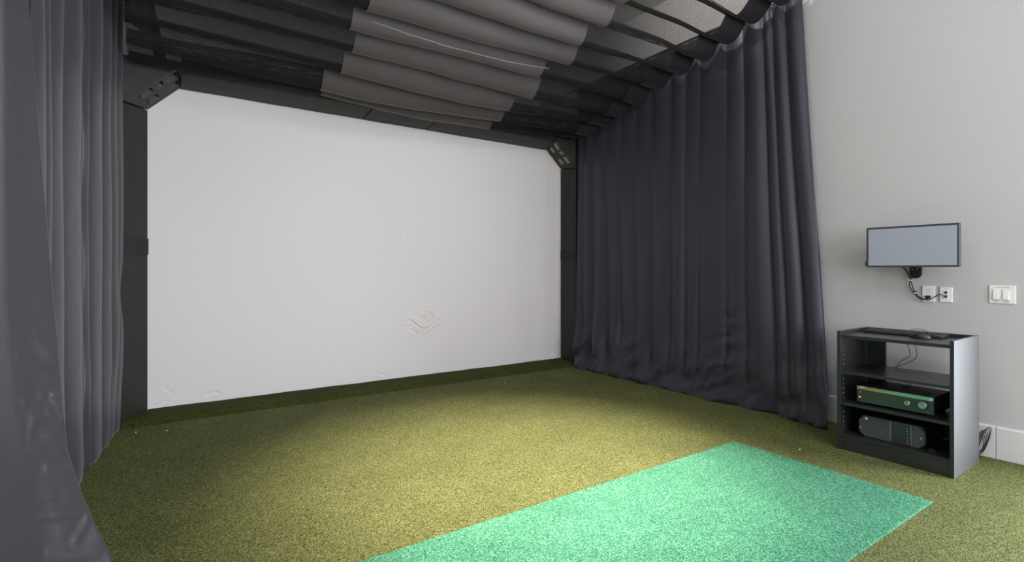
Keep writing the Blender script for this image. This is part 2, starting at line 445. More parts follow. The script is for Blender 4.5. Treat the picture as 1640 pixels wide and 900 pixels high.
# ------------------------------------------------------------------ padded frame
tl = thing('frame_pad', 'tall black padded post along the left edge of the white screen', 'padding', (-.3, 5.05, 0))
bm = MB(); bm.prism([(-.108,5.235),(-.283,4.90),(-.45,4.90),(-.45,5.235)], .0, 2.494, 'z')
for v in bm.bm.verts:
    if v.co.z > 1 and v.co.y > 5.1: v.co.z = 2.536
bm.build('foam_pad', M['foam'], tl, bevel=.012, seg=3)
bm = MB(); bm.prism([(-.103,5.234),(-.279,4.893),(-.455,4.893),(-.455,5.234)], 1.33, 1.465, 'z')
bm.build('hook_band', M['band'], tl, bevel=.004)
tr_ = thing('frame_pad', 'tall black padded post on the right edge of the screen beside the curtain', 'padding', (4.37, 5.05, 0))
bm = MB(); bm.prism([(4.343,5.235),(4.312,4.90),(4.393,4.90),(4.393,5.235)], .0, 2.494, 'z')
for v in bm.bm.verts:
    if v.co.z > 1 and v.co.y > 5.1: v.co.z = 2.534
bm.build('foam_pad', M['foam'], tr_, bevel=.006, seg=3)
bm = MB(); bm.prism([(4.338,5.234),(4.306,4.893),(4.392,4.893),(4.392,5.234)], 1.33, 1.465, 'z')
bm.build('hook_band', M['band'], tr_, bevel=.003)
tt = thing('frame_pad', 'long black padded beam above the top edge of the white screen', 'padding', (2.1, 5.05, 2.75))
for a, b in ((.122, 1.693), (1.703, 2.395), (2.405, 4.11)):
    n = max(6, int((b-a)/.06))
    def beam(u, v, a=a, b=b):
        P = [(5.236,2.95),(5.238,2.757),(5.10,2.772),(4.95,2.788),(4.905,2.80),(4.895,2.83),(4.90,2.95),(5.236,2.95)]
        y, z = P[v]
        z2 = z + .004*N(u*3, v*2.1)
        u = min(u, 3.985+(y-4.9)/.336*.118)
        return (u, min(y+.003*N(u*4, v), 5.238), z2)
    bm = grid(beam, lin(a, b, n), list(range(8)))
    bmesh.ops.recalc_face_normals(bm, faces=bm.faces)
    link(bm, 'foam_section', M['foam'], tt, False)

def corner_block(name, label, mir, slotmat):
    """wedge of foam with five cut-out pockets on its slanted underside"""
    X = (lambda x: x) if not mir else (lambda x: 4.235-x)
    root = thing(name, label, 'foam block', (X(-.1), 5.05, 2.5), 'corner foam blocks of the frame')
    A = Vector((X(-.245), 4.90, 2.497)); B = Vector((X(.097), 4.90, 2.83))     # near edge of slant
    C = Vector((X(.115), 5.236, 2.763)); D = Vector((X(-.108), 5.236, 2.541))   # far edge
    def P(u, v):
        return (A*(1-u)+B*u)*(1-v)+(D*(1-u)+C*u)*v
    if mir:
        A, B, C, D = Vector((4.312,4.90,2.497)), Vector((3.99,4.90,2.80)), Vector((4.112,5.236,2.758)), Vector((4.343,5.236,2.545))
    nrm = (P(.5,.5)-Vector((X(-.16), 5.0, 2.9))).normalized()*-1   # into the block
    us = [0,.17,.44,.52,.68,.75,.97,1]; vs = [0,.14,.42,.56,.84,1]
    # near row: three pockets; far row: two
    holes = {(1,1),(3,1),(5,1)}; far = {(1,3),(5,3)}
    bm = MB()
    us2 = [0,.17,.44,.52,.66,.72,.96,1]
    def quad(u0,u1,v0,v1,hole):
        q = [P(u0,v0),P(u1,v0),P(u1,v1),P(u0,v1)]
        if not hole: bm.face(q); return
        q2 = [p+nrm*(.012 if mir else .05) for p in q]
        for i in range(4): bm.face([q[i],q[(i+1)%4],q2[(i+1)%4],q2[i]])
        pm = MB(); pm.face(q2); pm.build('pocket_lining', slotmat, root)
    for i in range(7):
        for j in range(5):
            quad(us2[i],us2[i+1],vs[j],vs[j+1], ((i,j) in holes) or ((i,j) in {(1,3),(5,3)}))
    # outer body
    xo = X(-.45) if not mir else 4.393
    zt = 2.85 if not mir else 2.95
    f = [A, B, Vector((B.x+(.003 if not mir else -.003),4.90,zt)), Vector((xo,4.90,zt)), Vector((xo,4.90,2.497))]
    r = [D, C, Vector((C.x+(.003 if not mir else -.003),5.236,zt)), Vector((xo,5.236,zt)), Vector((xo,5.236,2.541))]
    bm.face(f); bm.face(r[::-1])
    for i in range(1, 5):
        j = (i+1) % 5; bm.face([f[i], f[j], r[j], r[i]])
    bmesh.ops.remove_doubles(bm.bm, verts=bm.bm.verts, dist=1e-5)
    bm.build('foam_body', M['foam_block'], root)
    return root
corner_block('corner_block', 'large dark foam corner block with cut-out pockets at the screen top left', False, M['recess_dark'])
corner_block('corner_block', 'dark foam corner block with pale cut-out pockets at the screen top right by the curtain', True, M['recess'])

# ------------------------------------------------------------------ netting over the bay
PER = .257
def lin_tab(x, tab):
    if x <= tab[0][0]: return tab[0][1]
    for (a, va), (b, vb) in zip(tab, tab[1:]):
        if x <= b: return va+(vb-va)*(x-a)/(b-a)
    return tab[-1][1]
def zbot(y): return 3.316-.262*(y-2.43) + (.03*sstep(4.5,4.8,y))
y_c0 = 2.43-PER*1.5                 # first cable line
NF = 11                             # folds
y_end = y_c0+NF*PER
def netpt(x, y):
    k = (y-y_c0)/PER
    i = math.floor(k); fr = k-i
    D = .155 + .025*math.sin(i*2.3)
    D *= 1-.28*sstep(3.6, 4.2, x)
    sag = math.sin(pi*fr)**.75 if 0 < fr < 1 else 0.
    jitter = .018*math.sin(x*1.5+i*1.7)
    e = sstep(4.15, 3.7, x)
    mid = -.035*math.sin(pi*min(1, max(0, (x+.3)/4.4)))
    lean = .03*sag*math.sin(x*1.1+i)
    wr = .007*N(x*4+i*3, y*9)*sag + .010*N(x*1.4, i*5.)*sag
    if i == NF-1:
        jitter = 0; mid = 0
        mid = lin_tab(x, [(-.2,2.775),(.15,2.76),(.6,2.785),(1.14,2.788),(2.2,2.725),(3.2,2.75),(4.2,2.84)]) - zbot(y_c0+(i+.5)*PER)
    z = zbot(y_c0+(i+.5)*PER) - .262*PER*(fr-.5) + D*(1-sag) + mid + jitter*sag + wr
    return (x, y-lean, z)
nys = []
for i in range(NF):
    nys += [y_c0+PER*(i+q) for q in (0,.02,.06,.12,.2,.3,.4,.5,.6,.7,.8,.88,.94,.98)]
nys.append(y_end)
canopy = thing('net_canopy', 'black pleated mesh netting hung in swags overhead between the two curtains', 'netting', (2.0, 3.4, 2.75))
XN0, XN1 = -.22, 4.20
bounds = {}
for i in range(NF):
    bounds[i] = (1.16+.06*math.sin(i*1.9), 2.90+.07*math.sin(i*2.7+1))
bm = grid(lambda u, v: netpt(u, v), lin(XN0, XN1, 90), nys)
link(bm, 'mesh_net', M['net'], canopy, True)
# middle panels of close cloth sewn under the netting, one along each swag
for i in range(NF):
    a, b = bounds[i]
    ys = [y_c0+PER*(i+q) for q in (.03,.06,.12,.2,.3,.4,.5,.6,.7,.8,.88,.94,.97)]
    def lp(u, v):
        x, y, z = netpt(u, v); return (x, y-.002, z-.006)
    bm = grid(lp, lin(a, b, 40), ys)
    link(bm, 'cloth_panel', M['liner'], canopy, True)
# webbing tapes along the cable lines
for i in range(NF+1):
    y = y_c0+PER*i
    bm = MB()
    pr = None
    for x in lin(XN0, XN1+.01, 40):
        yy = min(max(y, y_c0+.001), y_end-.001)
        z = netpt(min(x, XN1), yy)[2] - .004
        ring = [bm.bm.verts.new(q) for q in ((x,y-.005,z-.028),(x,y+.004,z-.028),(x,y+.004,z+.010),(x,y-.005,z+.010))]
        if pr:
            for k in range(4): bm.bm.faces.new([pr[k], pr[(k+1)%4], ring[(k+1)%4], ring[k]])
        else: bm.bm.faces.new(ring[::-1])
        pr = ring
    bm.bm.faces.new(pr)
    bm.build('webbing_tape', M['strap'], canopy)
# pale seam cord on one swag
i5 = 6
bm = MB()
bm.tube([ (lambda p: (p[0], p[1], p[2]-.010))(netpt(x, y_c0+PER*(i5+.22+.10*math.sin(pi*(x-1.2)/1.7)))) for x in lin(1.24, 2.88, 24)], .0035, 6, 2)
bm.build('seam_cord', M['cord_white'], canopy)
# gathered ends of each swag on the curtain side: heavier hem
for i in range(NF):
    ys = [y_c0+PER*(i+q) for q in (.02,.06,.12,.2,.3,.4,.5,.6,.7,.8,.88,.94,.98)]
    def hp(u, v):
        x, y, z = netpt(u, v); return (x, y, z-.005)
    bm = grid(hp, lin(3.93, XN1+.01, 8), ys)
    link(bm, 'end_hem', M['hem'], canopy, True)
# strap and cloth flap at the left end of the netting
bm = MB(); bm.hexa([(-.055,4.888,2.85),(.022,4.888,2.85),(.022,4.897,2.85),(-.055,4.897,2.85),(-.14,4.80,3.24),(-.06,4.80,3.24),(-.06,4.809,3.24),(-.14,4.809,3.24)])
tag(bm.build('webbing_strap', M['strap'], bevel=.001), 'short black strap hanging from the netting to the left corner block', 'strap')
def flap(u, v):
    return (u+.06, 4.72+.03*math.sin(u*30)+.01*N(u*9, v*4), v+(.03*math.sin(u*14)))
bm = grid(flap, lin(-.30, -.13, 14), lin(3.0, 3.42, 12))
tag(link(bm, 'cloth_flap', M['curtain'], None, True), 'small black cloth flap hanging beside the left curtain above the corner block', 'cloth')

# ------------------------------------------------------------------ curtains
def foldprof(y, tr, ex=.8):
    """0 at the given troughs, 1 on the bulges"""
    for a, b in zip(tr, tr[1:]):
        if a <= y <= b:
            q = (y-a)/(b-a)
            return math.sin(pi*q)**ex * min(1., .45+(b-a)*1.7)
    return 0.
# right curtain
TR = [1.5,1.99,2.14,2.27,2.37,2.60,2.785,3.08,3.24,3.42,3.66,3.88,4.11,4.33,4.57,4.74,4.95]
ZT = 3.455
def rcur(s, z):
    # s = y at mid height, 2.0 .. 4.9
    near = sstep(2.9, 1.95, s)
    y = s + near*(.13*(z-1.4)/2.0) - .05*near*sstep(.5, 0, z)
    amp = (.023 + .022*sstep(2.5, .4, z) + .03*near)*(1-.65*sstep(.35, .0, z))
    f = foldprof(s+.012*N(s*3, z*.6), TR)
    x = 4.30 - amp*f
    # soft wide waves and secondary ripples
    x -= .005*math.sin(s*23+z*.3)*sstep(3.4, 2.2, z)
    x -= .018*N(s*2.2, z*.8, 5.)
    # the foot: cloth slumps, sweeps and bunches on the floor
    low = sstep(.75, .05, z)
    x -= .07*low*low + .035*low*N(s*4+z*5, z*3.5, 2.) + .010*low*N(s*12+z*9, z*8, 8.)
    foot = sstep(.16, .0, z)
    x -= .035*foot*(1+.6*N(s*8, 1.))
    # crumple running up from the floor near y 2.75 .. 2.9
    cz = sstep(1.15, .15, z)*math.exp(-((s-2.80+.12*(z-.5))/.13)**2)
    x -= .016*cz*math.sin(z*38+s*16+2*N(s*9, z*9)) 
    # near corner: cloth spreads out
    cor = sstep(.45, .0, z)*sstep(2.45, 1.95, s)
    x -= .05*cor*(1+math.sin(s*26+z*9)*.35)
    # swept folds near the far bottom
    far = sstep(.9, .1, z)*sstep(3.0, 4.0, s)
    x -= .022*far*math.sin(s*19-z*5)
    zz = z
    if z < .02: zz = .004+.004*abs(N(s*9, 3.))
    return (min(x, 4.372), y, zz)
ss = dense(1.985, 4.835, .0125, []); zz_ = lin(0, .9, 62)+lin(.92, ZT, 60)
bm = grid(rcur, ss, zz_)
rc = thing('curtain', 'long dark satin curtain hanging against the right wall and bunching on the floor', 'curtain', (4.25, 3.4, 0))
o = link(bm, 'curtain_cloth', M['curtain'], rc, True)
md = o.modifiers.new('Solidify', 'SOLIDIFY'); md.thickness = .003; md.offset = 0
# rod with rings
bm = MB(); bm.tube([(4.30, 1.95, ZT+.02), (4.30, 3.4, ZT+.02), (4.30, 5.1, ZT+.02)], .012, 12, 1)
rod = bm.build('curtain_rod', M['metal']); tag(rod, 'thin steel rod along the right wall holding up the right curtain', 'curtain rod')

# left curtains
TB = [2.45,2.95,3.16,3.28,3.52,3.86,4.06,4.35,4.55,4.72,4.9,5.2]
base = [(2.4,-.50),(3.0,-.475),(3.5,-.445),(3.85,-.405),(4.3,-.355),(4.9,-.268)]
def lin_tab(x, tab):
    if x <= tab[0][0]: return tab[0][1]
    for (a, va), (b, vb) in zip(tab, tab[1:]):
        if x <= b: return va+(vb-va)*(x-a)/(b-a)
    return tab[-1][1]
def lfar(s, z):
    f = foldprof(s+.01*N(s*3, z*.5, 4.), TB, .5)
    x = lin_tab(s, base) + .034*f*(1-.6*sstep(.9, .0, z)*sstep(3.5, 3.9, s)) - .002
    x += .012*N(s*2.5, z*.9, 9.)
    low = sstep(.9, .0, z)
    x -= .022*sstep(.6, 0, z)*sstep(4.3, 4.8, s)
    x += .012*low*sstep(2.9, 3.8, s) + .008*low*N(s*5, z*4, 1.)
    # bellied folds near the post
    x += .012*math.exp(-((z-.75)/.35)**2)*math.exp(-((s-4.66+.25*(.75-z))/.16)**2)
    x -= .03*math.exp(-((z-1.02)/.16)**2)*math.exp(-((s-4.88)/.10)**2)
    # a gathered pocket fold
    x -= math.exp(-((s-3.96)/.06)**2)*(.035+.010*math.sin(z*9))
    return (x, s, max(z, .004))
ss = dense(2.92, 4.885, .011, [])
bm = grid(lfar, ss, lin(0, .9, 40)+lin(.93, 3.5, 60))
lc = thing('curtain', 'charcoal satin curtain behind the nearest one, reaching the left screen post', 'curtain', (-.4, 3.6, 0))
o = link(bm, 'curtain_cloth', M['curtain_left'], lc, True)
md = o.modifiers.new('Solidify', 'SOLIDIFY'); md.thickness = .003; md.offset = 0
TA = [.3,.95,1.6,2.16,2.50,2.8]
edge = [(0,-.165),(.06,-.185),(.174,-.228),(.30,-.266),(.484,-.310),(.75,-.330),(1.036,-.347),(1.6,-.385),(2.24,-.428),(3.5,-.50)]
DPX = [(-.1,72),(0,72),(.26,60),(.48,42),(.745,21),(1.08,7),(1.54,5),(2.31,4),(3.5,3)]
def ray_at_y(px, y):
    l = (px-820)/f_
    return (math.sin(A_)+l*math.cos(A_))/(math.cos(A_)-l*math.sin(A_))*y
def near_poly(z):
    cx = lin_tab(z, edge)
    dy = 2.50; dx = ray_at_y(lin_tab(z, DPX), dy)
    return [(-.55,.80),(-.45,1.15),(-.55,1.5),(-.43,1.85),(-.50,2.10),(-.462,2.30),(dx,dy),(cx,2.67),(cx-.06,2.78),(min(cx-.08,-.50),2.87)]
KN = [0,.1,.2,.3,.4,.52,.62,.86,.93,1.]
def poly_at(P, u):
    u = max(0, min(1, u))
    for k in range(len(KN)-1):
        if u <= KN[k+1]:
            q = (u-KN[k])/(KN[k+1]-KN[k]); a, b = P[k], P[k+1]
            return (a[0]+(b[0]-a[0])*q, a[1]+(b[1]-a[1])*q)
    return P[-1]
# creases on the broad panel, given as (t across the panel, height)
def tz(px, py):
    z = h_-(py-hy)/f_*2.06
    a = lin_tab(z, DPX); d2 = .8267*2.67+.5626*lin_tab(z, edge); l2 = .8267*lin_tab(z, edge)-.5626*2.67
    b = 820+f_*l2/d2
    return ((px-a)/(b-a)*.22, z)
CA = [(chaikin([tz(a, b) for a, b in pts]), d, w) for pts, d, w in [
    ([(38,622),(60,612),(86,624)], .009, .016), ([(64,622),(52,645),(46,680)], .008, .016),
    ([(84,624),(92,640),(99,662)], .009, .014), ([(74,728),(97,738),(120,752)], .010, .016),
    ([(52,788),(90,800),(136,818)], .012, .018), ([(28,556),(50,572),(78,594)], .006, .018),
    ([(118,850),(140,828)], .010, .015), ([(47,694),(72,690),(98,672)], .008, .018),
    ([(58,765),(85,772)], .007, .015), ([(40,500),(58,540),(84,566)], .006, .02),
    ([(80,850),(110,868),(150,880)], .008, .022), ([(46,640),(80,690),(112,722)], .007, .02)]]
def lnear(u, z):
    P = near_poly(z)
    dl = .014
    acc = [0., 0.]
    for k in (-1, -.5, 0, .5, 1):
        p = poly_at(P, u+k*dl); acc[0] += p[0]/5; acc[1] += p[1]/5
    x, y = acc
    off = .010*N(u*7, z*1.1, 3.)
    low = sstep(1.2, .3, z)
    off += .007*low*N(u*11+z*1.5, z*3.2, 8.)
    if .60 < u < .88:
        t = (u-.62)/.24*.22
        m = sstep(.60, .65, u)*sstep(.88, .83, u)
        for pts, d, w in CA:
            r = min(dseg((t, z), a, b)[0] for a, b in zip(pts, pts[1:]))
            if r < .12: off += .38*m*(d*math.exp(-(r/w)**2) - .5*d*math.exp(-((r-2*w)/(1.2*w))**2))
    return (x+off*.45, y-off*.85, max(z, .004))
bm = grid(lnear, dense(0, 1., .02, [(.56,.95,.0035)]), lin(0, .95, 90)+lin(.98, 3.5, 60))
na = thing('curtain', 'nearest grey satin curtain at the left edge of the photo, flaring out at the floor', 'curtain', (-.3, 1.8, 0))
o = link(bm, 'curtain_cloth', M['curtain_left'], na, True)
md = o.modifiers.new('Solidify', 'SOLIDIFY'); md.thickness = .003; md.offset = 0
bm = MB(); bm.tube([(-.44, .7, 3.52), (-.44, 2.6, 3.52), (-.36, 5.1, 3.52)], .012, 12, 1)
tag(bm.build('curtain_rod', M['metal']), 'steel rod holding up the two curtains on the left', 'curtain rod')

# ------------------------------------------------------------------ bookcase
BX0, BX1, BY0, BY1, BH = 3.755, 4.212, 1.003, 1.622, .793
bc = thing('bookcase', 'black open shelf unit standing against the right wall beside the curtain', 'bookcase', (3.98, 1.31, 0))
T = .020
for nm, a, b in (('side_panel', BY0, BY0+T), ('side_panel', BY1-T, BY1)):
    bm = MB(); bm.box(BX0+.002, BX1, a, b, 0, BH); sp = bm.build(nm, M['laminate_side' if a < 1.2 else 'laminate'], bc, bevel=.0012, seg=1)
    bm = MB(); bm.box(BX0, BX0+.0022, a+.0005, b-.0005, .0, BH-.0005); bm.build('edge_strip', M['laminate_edge'], sp)
def shelf(nm, zt, x0=BX0+.004, x1=BX1-.022, th=.018):
    bm = MB(); bm.box(x0+.002, x1, BY0+T, BY1-T, zt-th, zt); s_ = bm.build(nm, M['laminate'], bc)
    bm = MB(); bm.box(x0, x0+.0022, BY0+T, BY1-T, zt-th, zt); bm.build('edge_strip', M['laminate_edge'], s_)
shelf('top_panel', .769, th=.021); shelf('shelf', .529); shelf('shelf', .319); shelf('bottom_shelf', .106)
bm = MB(); bm.box(BX0+.010, BX0+.028, BY0+T, BY1-T, .0, .088); bm.build('kick_board', M['laminate'], bc, bevel=.002)
bm = MB(); bm.box(BX1-.02, BX1, BY0+T, BY1-T, .752, BH-.001); bm.build('back_rail', M['laminate'], bc)
bm = MB(); bm.box(BX1-.02, BX1-.002, BY1-T-.105, BY1-T, .106, .752); bm.build('back_strip', M['laminate'], bc)
bm = MB(); bm.box(BX1-.02, BX1-.002, BY0+T, BY0+T+.105, .106, .752); bm.build('back_strip', M['laminate'], bc)
bm = MB(); bm.box(BX1-.02, BX1-.003, BY0+T+.105, BY1-T-.105, .106, .30); bm.build('lower_back', M['laminate'], bc)
for x, nm in ((BX0+.045, 'pin_holes'), (BX1-.075, 'pin_holes')):
    z = .15
    while z < .74:
        if min(abs(z-.529), abs(z-.319), abs(z-.769)) > .024: bm = MB(); bm.cyl((x, BY1-T+.001, z), .0022, -.002, 'y', 8); bm.build('pin_hole', M['hole'], bc)
        z += .032

# keyboard
kz = .769
kb = thing('keyboard', 'black full-size keyboard lying on top of the bookcase', 'keyboard', (4.09, 1.34, kz))
bm = MB(); bm.prism([(4.02,kz+.001),(4.165,kz+.001),(4.165,kz+.022),(4.02,kz+.010)], 1.135, 1.575, 'y')
bm.build('keyboard_base', M['plastic'], kb, bevel=.003)
bm = MB()
def keyrow(x, y0, y1, n, skip=()):
    w = (y1-y0)/n
    for i in range(n):
        if i in skip: continue
        z = kz+.010+(x-4.02)/.145*.012
        a, b = y0+i*w+.0012, y0+(i+1)*w-.0012
        bm.hexa([(x,a,z-.001),(x+.017,a,z-.001),(x+.017,b,z-.001),(x,b,z-.001),(x+.002,a+.002,z+.008),(x+.014,a+.002,z+.009),(x+.014,b-.002,z+.009),(x+.002,b-.002,z+.008)])
for r in range(6):
    x = 4.029+r*.0205+(.006 if r == 5 else 0)
    if r == 0:
        keyrow(x, 1.285, 1.36, 4); keyrow(x, 1.362, 1.47, 1); keyrow(x, 1.472, 1.568, 4)
    else: keyrow(x, 1.285, 1.568, 15)
    keyrow(x, 1.220, 1.277, 3, (0, 2) if r == 1 else ((0,1,2) if r == 2 else ()))
    keyrow(x, 1.141, 1.213, 4, () if r < 5 else (0,1,2,3))
bm.build('keycaps', M['keys'], kb)
# mouse
ms = thing('computer_mouse', 'black computer mouse lying in front of the keyboard on the bookcase', 'mouse', (3.968, 1.228, kz))
bm = bmesh.new(); bmesh.ops.create_uvsphere(bm, u_segments=28, v_segments=16, radius=1)
for v in bm.verts:
    x, y, z = v.co
    w = .031*(1+.10*y); 
    v.co = Vector((3.968+x*w, 1.228+y*.056, kz+.001+(max(z, -.05)+.05)*.034*(1-.25*(y+.3)**2)))
link(bm, 'mouse_body', M['plastic'], ms, True)
bm = MB(); bm.cyl((3.964, 1.258, kz+.030), .008, .006, 'x', 16); bm.build('scroll_wheel', M['plastic_grey'], ms)
# cords behind the keyboard dropping to the shelf
bm = MB(); bm.tube([(4.165,1.36,kz+.012),(4.19,1.335,kz+.034),(4.185,1.28,kz+.036),(4.14,1.245,kz+.030),(4.06,1.235,kz+.034),(4.0,1.233,kz+.022)], .0018, 6, 6)
tag(bm.build('mouse_cord', M['cable']), 'thin black cord looping over the back of the keyboard to the mouse', 'cord')
bm = MB()
bm.tube([(4.222,1.395,.775),(4.224,1.388,.72),(4.222,1.37,.66),(4.205,1.36,.615),(4.19,1.40,.58),(4.15,1.425,.5325)], .0022, 6, 6)
bm.tube([(4.222,1.33,.775),(4.224,1.345,.71),(4.222,1.328,.66),(4.205,1.325,.61),(4.18,1.36,.575),(4.15,1.425,.5335)], .0022, 6, 6)
tag(bm.build('hanging_cord', M['cable']), 'pair of thin black cords hanging behind the top bookcase compartment', 'cord')

# AV receiver
RX, RY0, RY1, RZ0, RZ1 = 3.800, 1.110, 1.520, .334, .440
rv = thing('receiver', 'black audio receiver with two metal knobs on the middle bookcase shelf', 'receiver', (3.95, 1.31, .319))
bm = MB(); bm.box(RX+.012, RX+.30, RY0+.003, RY1-.003, RZ0, RZ1); ch = bm.build('chassis', M['receiver'], rv, bevel=.002)
bm = MB()
for i in range(13):
    y = RY0+.03+i*.027
    bm.box(RX+.06, RX+.25, y, y+.012, RZ1, RZ1+.0018)
bm.build('vent_ribs', M['plastic'], ch)
bm = MB(); bm.box(RX+.09, RX+.16, RY0+.0015, RY0+.0035, .375, .385); bm.box(RX+.09, RX+.16, RY0+.0015, RY0+.0035, .392, .402); bm.box(RX+.09, RX+.16, RY0+.0015, RY0+.0035, .409, .419)
bm.build('side_vent', M['plastic_grey'], ch)
bm = MB(); bm.box(RX, RX+.012, RY0, RY1, RZ0, RZ1-.026); bm.build('faceplate', M['face'], rv, bevel=.0015)
bm = MB(); bm.box(RX-.001, RX+.012, RY0, RY1, RZ1-.025, RZ1-.001); bm.build('display_strip', M['gloss'], rv, bevel=.001)
for y, z, r in ((1.162, .385, .0235), (1.238, .383, .0165)):
    bm = MB(); bm.cyl((RX, y, z), r, -.018, 'x', 32, r*.88); k = bm.build('volume_knob' if r > .02 else 'input_knob', M['knob'], rv)
    bm = MB(); bm.box(RX-.0195, RX-.0175, y-.0015, y+.0015, z, z+r*.75); bm.build('pointer', M['plastic'], k)
    bm = MB(); bm.cyl((RX+.0005, y, z), r*1.16, -.002, 'x', 32); bm.build('knob_ring', M['plastic'], k)
bm = MB(); bm.cyl((RX, 1.500, .4), .0055, -.003, 'x', 20); bm.build('power_button', M['red_print'], rv)
bm = MB(); bm.cyl((RX, 1.502, .366), .006, -.003, 'x', 20); bm.cyl((RX-.003, 1.502, .366), .003, -.0003, 'x', 12); bm.build('headphone_jack', M['white_print'], rv)
bm = MB(); bm.box(RX-.0016, RX-.0006, 1.119, 1.130, .419, .431); bm.build('corner_label', M['green_print'], rv)
for i in range(4):
    bm = MB(); bm.cyl((RX+(.03 if i < 2 else .26), (RY0+.03) if i % 2 else (RY1-.03), .319), .014, .016, 'z', 16); bm.build('foot', M['plastic'], rv)
def text(s, size, loc, rot, mat, name, parent, ext=.0004):
    cu = bpy.data.curves.new(name, 'FONT'); cu.body = s; cu.size = size; cu.extrude = ext; cu.align_x = 'CENTER'; cu.align_y = 'CENTER'
    tmp = bpy.data.objects.new('tmp_text', cu); COL.objects.link(tmp)
    dg = bpy.context.evaluated_depsgraph_get(); dg.update()
    me = bpy.data.meshes.new_from_object(tmp.evaluated_get(dg))
    bpy.data.objects.remove(tmp); bpy.data.curves.remove(cu)
    R = Matrix.Translation(loc) @ rot
    me.transform(R)
    off = Vector((0,0,0)); p = parent
    while p is not None: off += p.location; p = p.parent
    me.transform(Matrix.Translation(-off))
    me.materials.clear(); me.materials.append(mat)
    o = bpy.data.objects.new(name, me); COL.objects.link(o); o.parent = parent
    return o
# reading direction on faces that look towards -x: text runs towards -y
ROT = Matrix(((0,0,-1),(-1,0,0),(0,1,0))).to_4x4()
text('SONY', .014, Vector((RX-.0015, 1.486, .4315)), ROT, M['white_print'], 'maker_lettering', rv)

# desktop PC lying on its side
PX, PY0, PY1, PZ0, PZ1 = 3.812, 1.160, 1.515, .108, .245
pc = thing('desktop_computer', 'dark grey tower computer lying on its side on the bottom bookcase shelf', 'computer', (3.95, 1.34, .106))
c = .032
octo = lambda g: [(PY0+g,PZ0+c),(PY0+c,PZ0+g),(PY1-c,PZ0+g),(PY1-g,PZ0+c),(PY1-g,PZ1-c),(PY1-c,PZ1-g),(PY0+c,PZ1-g),(PY0+g,PZ1-c)]
bm = MB(); bm.prism(octo(0), PX+.004, PX+.03, 'x'); bm.build('front_bezel', M['plastic_grey'], pc, bevel=.002)
bm = MB(); bm.box(PX+.03, PX+.34, PY0+.012, PY1-.012, PZ0+.001, PZ1-.004); bm.build('case', M['plastic'], pc, bevel=.003)
octin = [(1.337,PZ0+.006),(PY1-c,PZ0+.006),(PY1-.006,PZ0+c),(PY1-.006,PZ1-c),(PY1-c,PZ1-.006),(1.337,PZ1-.006)]
def dots_mat():
    m, nt, b = newmat('perforated_grille'); L = nt.links.new
    tc = nt.nodes.new('ShaderNodeTexCoord'); v = nt.nodes.new('ShaderNodeTexVoronoi'); v.inputs['Scale'].default_value = 260; v.inputs['Randomness'].default_value = .1
    L(tc.outputs['Object'], v.inputs['Vector'])
    r = nt.nodes.new('ShaderNodeValToRGB'); r.color_ramp.elements[0].position = .38; r.color_ramp.elements[0].color = (.025,.027,.027,1)
    r.color_ramp.elements[1].position = .5; r.color_ramp.elements[1].color = (.07,.074,.074,1)
    L(v.outputs['Distance'], r.inputs['Fac']); L(r.outputs[0], b.inputs['Base Color']); b.inputs['Roughness'].default_value = .5
    return m
M['grille'] = dots_mat()
bm = MB(); bm.prism(octin, PX+.001, PX+.0045, 'x'); bm.build('front_grille', M['grille'], pc)
bm = MB(); bm.box(PX+.001, PX+.0045, 1.228, 1.333, PZ0+.006, PZ1-.006); dp = bm.build('drive_panel', M['face'], pc)
bm = MB()
for k in range(6): bm.box(PX, PX+.0012, 1.233+.0, 1.243, .125+k*.018, .133+k*.018)
bm.build('port_row', M['slot'], dp)
bm = MB()
for k in range(6): bm.box(PX-.0002, PX+.0012, 1.2445, 1.2465, .126+k*.018, .131+k*.018)
bm.build('port_marks', M['white_print'], dp)
for a, b in ((1.3325, 1.3365), (1.2255, 1.2285)):
    bm = MB(); bm.box(PX, PX+.0045, a, b, PZ0+.004, PZ1-.004); bm.build('chrome_divider', M['knob'], pc)
octr = [(PY0+.006,PZ0+c),(PY0+c,PZ0+.006),(1.2255,PZ0+.006),(1.2255,PZ1-.006),(PY0+c,PZ1-.006),(PY0+.006,PZ1-c)]
bm = MB(); bm.prism(octr, PX+.001, PX+.0045, 'x'); bm.build('side_grille', M['grille'], pc)
bm = MB(); bm.box(PX-.0002, PX+.0015, 1.462, 1.477, .222, .236); bm.build('sticker', M['sticker'], pc)
for y, z in ((PY0+.016, .176), (PY1-.012, .165)):
    bm = MB(); bm.box(PX-.0002, PX+.0012, y-.0008, y+.0008, z-.006, z+.006); bm.box(PX-.0002, PX+.0012, y-.005, y+.005, z-.0008, z+.0008); bm.build('small_mark', M['white_print'], pc)
# loose cable beside the computer
bm = MB(); bm.tube([(3.86,1.15,.114),(3.84,1.125,.112),(3.86,1.10,.111),(3.92,1.085,.112),(4.0,1.07,.112),(4.12,1.06,.12)], .0035, 8, 6)
bm.box(3.832,3.848,1.118,1.142,.1065,.120); bm.box(3.93,3.942,1.062,1.072,.130,.138)
bm.tube([(3.936,1.067,.134),(3.98,1.06,.115),(4.05,1.045,.111)], .002, 6, 4)
tag(bm.build('power_cable', M['cable']), 'black cable with small plugs on the bottom shelf right of the computer', 'cable')
bm = MB(); bm.tube([(4.02,1.30,.4435),(3.985,1.335,.452),(3.965,1.315,.4435),(3.985,1.28,.455),(4.01,1.29,.4435),(4.06,1.31,.4435),(4.13,1.36,.48),(4.15,1.38,.4435)], .0016, 6, 6)
tag(bm.build('thin_cable', M['cable']), 'thin curled black cable lying on top of the audio receiver', 'cable')
